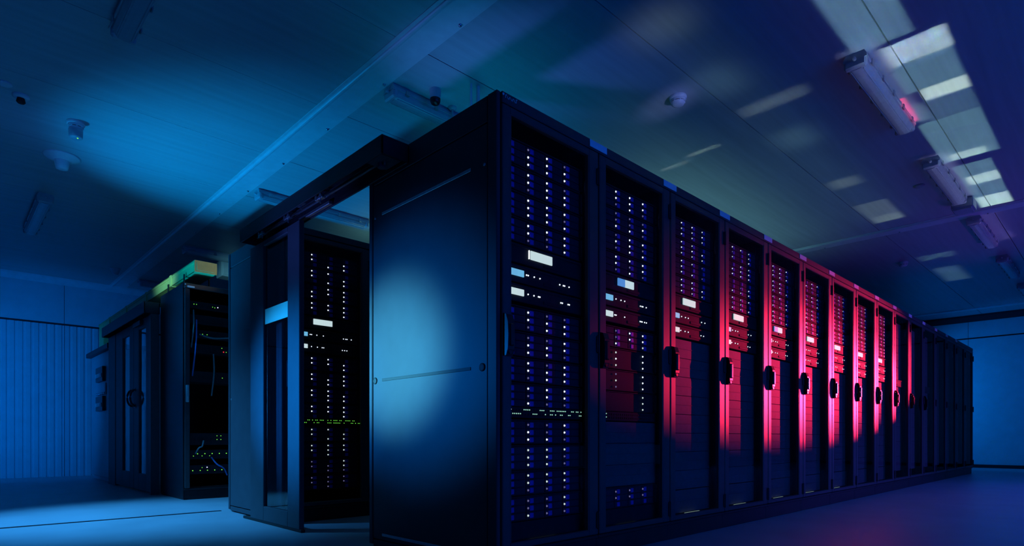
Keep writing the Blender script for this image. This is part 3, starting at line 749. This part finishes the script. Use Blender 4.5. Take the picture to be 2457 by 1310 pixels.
def detector(label, x, y, beacon=False):
    t = thing('smoke_detector', label, 'smoke detector', (x, y, ZC), group='ceiling smoke detectors')
    part('base', lambda m: m.lathe([(0.064, 0.0), (0.066, -0.006), (0.064, -0.022), (0.058, -0.024)], n=28), 'white_plastic', t, key='db')
    part('sensor_head', lambda m: (m.lathe([(0.056, -0.024), (0.056, -0.040)], n=28), m.lathe([(0.053, -0.046), (0.045, -0.062), (0.030, -0.068), (0.001, -0.069)], n=28),
         [m.bev(0.049 * math.cos(a) - .006, 0.049 * math.sin(a) - .006, -0.050, 0.049 * math.cos(a) + .006, 0.049 * math.sin(a) + .006, -0.038, 0.001) for a in [2 * PI * q / 8 for q in range(8)]]), 'white_plastic', t, key='dh')
    part('vent_ring', lambda m: m.lathe([(0.047, -0.038), (0.047, -0.048)], n=24), 'rubber', t, key='dv')
    if beacon:
        part('beacon', lambda m: m.lathe([(0.052, -0.066), (0.050, -0.125), (0.040, -0.135), (0.001, -0.137)], n=24), 'lamp_body', t)
        part('status_light', lambda m: m.lathe([(0.007, -0.136), (0.001, -0.142)], (0.01, -0.02, 0), n=8), 'led_green', t)
    return t
detector('white smoke detector on the ceiling above the middle of the rack row', 4.17, 2.466)
detector('small distant smoke detector on the ceiling near the violet lamps', 10.55, 2.43)
detector('ceiling detector with a green light, top left', 0.864, 6.18, True)

nz = thing('gas_nozzle', 'flared ceiling nozzle with a wide round plate, left side', 'nozzle', (0.875, 7.02, ZC))
part('flange', lambda m: m.lathe([(0.145, 0.0), (0.147, -0.006), (0.135, -0.016), (0.060, -0.045)], n=32), 'white_plastic', nz)
part('nozzle_head', lambda m: m.lathe([(0.062, -0.043), (0.055, -0.085), (0.048, -0.118), (0.030, -0.124), (0.001, -0.124)], n=28), 'white_plastic', nz)
n2 = thing('gas_nozzle', 'small ceiling nozzle near the back left cornice', 'nozzle', (2.06, 11.10, ZC))
part('flange', lambda m: m.lathe([(0.072, 0.0), (0.072, -0.010), (0.064, -0.016)], n=24), 'white_plastic', n2)
part('nozzle_head', lambda m: m.lathe([(0.062, -0.014), (0.050, -0.060), (0.036, -0.092), (0.001, -0.095)], n=24), 'white_plastic', n2)
s1 = thing('sprinkler', 'white ceiling sprinkler with a dark tip at the far left', 'sprinkler', (0.49, 5.99, ZC))
part('rosette', lambda m: m.lathe([(0.055, 0.0), (0.056, -0.012), (0.046, -0.022), (0.02, -0.024)], n=24), 'white_plastic', s1)
part('tip', lambda m: m.lathe([(0.024, -0.024), (0.030, -0.050), (0.022, -0.060), (0.001, -0.061)], n=18), 'rubber', s1)
s2 = thing('sprinkler', 'pale sprinkler rosette cut by the left edge of the picture', 'sprinkler', (0.385, 5.86, ZC))
part('rosette', lambda m: m.lathe([(0.045, 0.0), (0.046, -0.010), (0.036, -0.018), (0.001, -0.019)], n=24), 'white_plastic', s2)
s3 = thing('sprinkler', 'flat ceiling sprinkler between the first and second right lamps', 'sprinkler', (7.46, 1.575, ZC))
part('rosette', lambda m: m.lathe([(0.048, 0.0), (0.049, -0.010), (0.036, -0.020), (0.001, -0.022)], n=24), 'grey_box', s3)

jb = thing('junction_box', 'pale box on the ceiling between the second and third right lamps', 'junction box', (8.30, 1.33, ZC))
part('body', lambda m: m.bev(-0.11, -0.10, -0.11, 0.11, 0.10, 0.0, 0.010), 'lamp_cover', jb)
part('cover', lambda m: (m.bev(-0.095, -0.085, -0.122, 0.095, 0.085, -0.108, 0.004), [m.lathe([(0.008, 0), (0.006, -0.004)], (sx * 0.08, sy * 0.07, -0.121), 'z', 8) for sx in (-1, 1) for sy in (-1, 1)]), 'lamp_body', jb)
hb = thing('junction_box', 'blue-grey box hanging by a rod right of the yellow duct end', 'junction box', (3.13, 9.30, ZC))
part('body', lambda m: m.bev(-0.12, -0.12, -0.30, 0.12, 0.12, -0.06, 0.010), 'grey_box', hb)
part('rod', lambda m: m.lathe([(0.010, 0.0), (0.010, -0.065)], n=8), 'steel', hb)
part('cover', lambda m: m.bev(-0.10, -0.128, -0.28, 0.10, -0.118, -0.08, 0.004), 'lamp_body', hb)

dc = thing('dome_camera', 'small dark dome camera under the lamp above the nearest rack', 'camera', (2.755, 3.70, ZC))
part('mount', lambda m: (m.lathe([(0.044, 0.0), (0.044, -0.030), (0.040, -0.070)], n=20),), 'lamp_body', dc)
part('dome', lambda m: m.lathe([(0.040, -0.070), (0.039, -0.090), (0.030, -0.108), (0.012, -0.117), (0.001, -0.118)], n=20), 'handle', dc)
hp = thing('pipe_hanger', 'short pipe stub with two bright rods hanging over the nearest rack top', 'pipe hanger', (2.93, 3.45, ZC))
part('rod', lambda m: m.lathe([(0.010, 0.0), (0.010, -0.24)], (-0.03, 0, 0), n=10), 'trim', hp)
part('rod', lambda m: m.lathe([(0.014, 0.0), (0.014, -0.24)], (0.03, -0.01, 0), n=10), 'trim', hp)
part('plate', lambda m: m.bev(-0.05, -0.03, -0.26, 0.06, 0.03, -0.24, 0.004), 'trim', hp)
hr = thing('lamp_hanger', 'thin hanging rod with a round cap beside the first lamp', 'hanger', (3.0, 3.80, ZC))
part('cap', lambda m: m.lathe([(0.034, 0.0), (0.034, -0.010), (0.012, -0.020)], n=18), 'lamp_body', hr)
part('rod', lambda m: m.lathe([(0.009, -0.018), (0.009, -0.17)], n=10), 'lamp_body', hr)
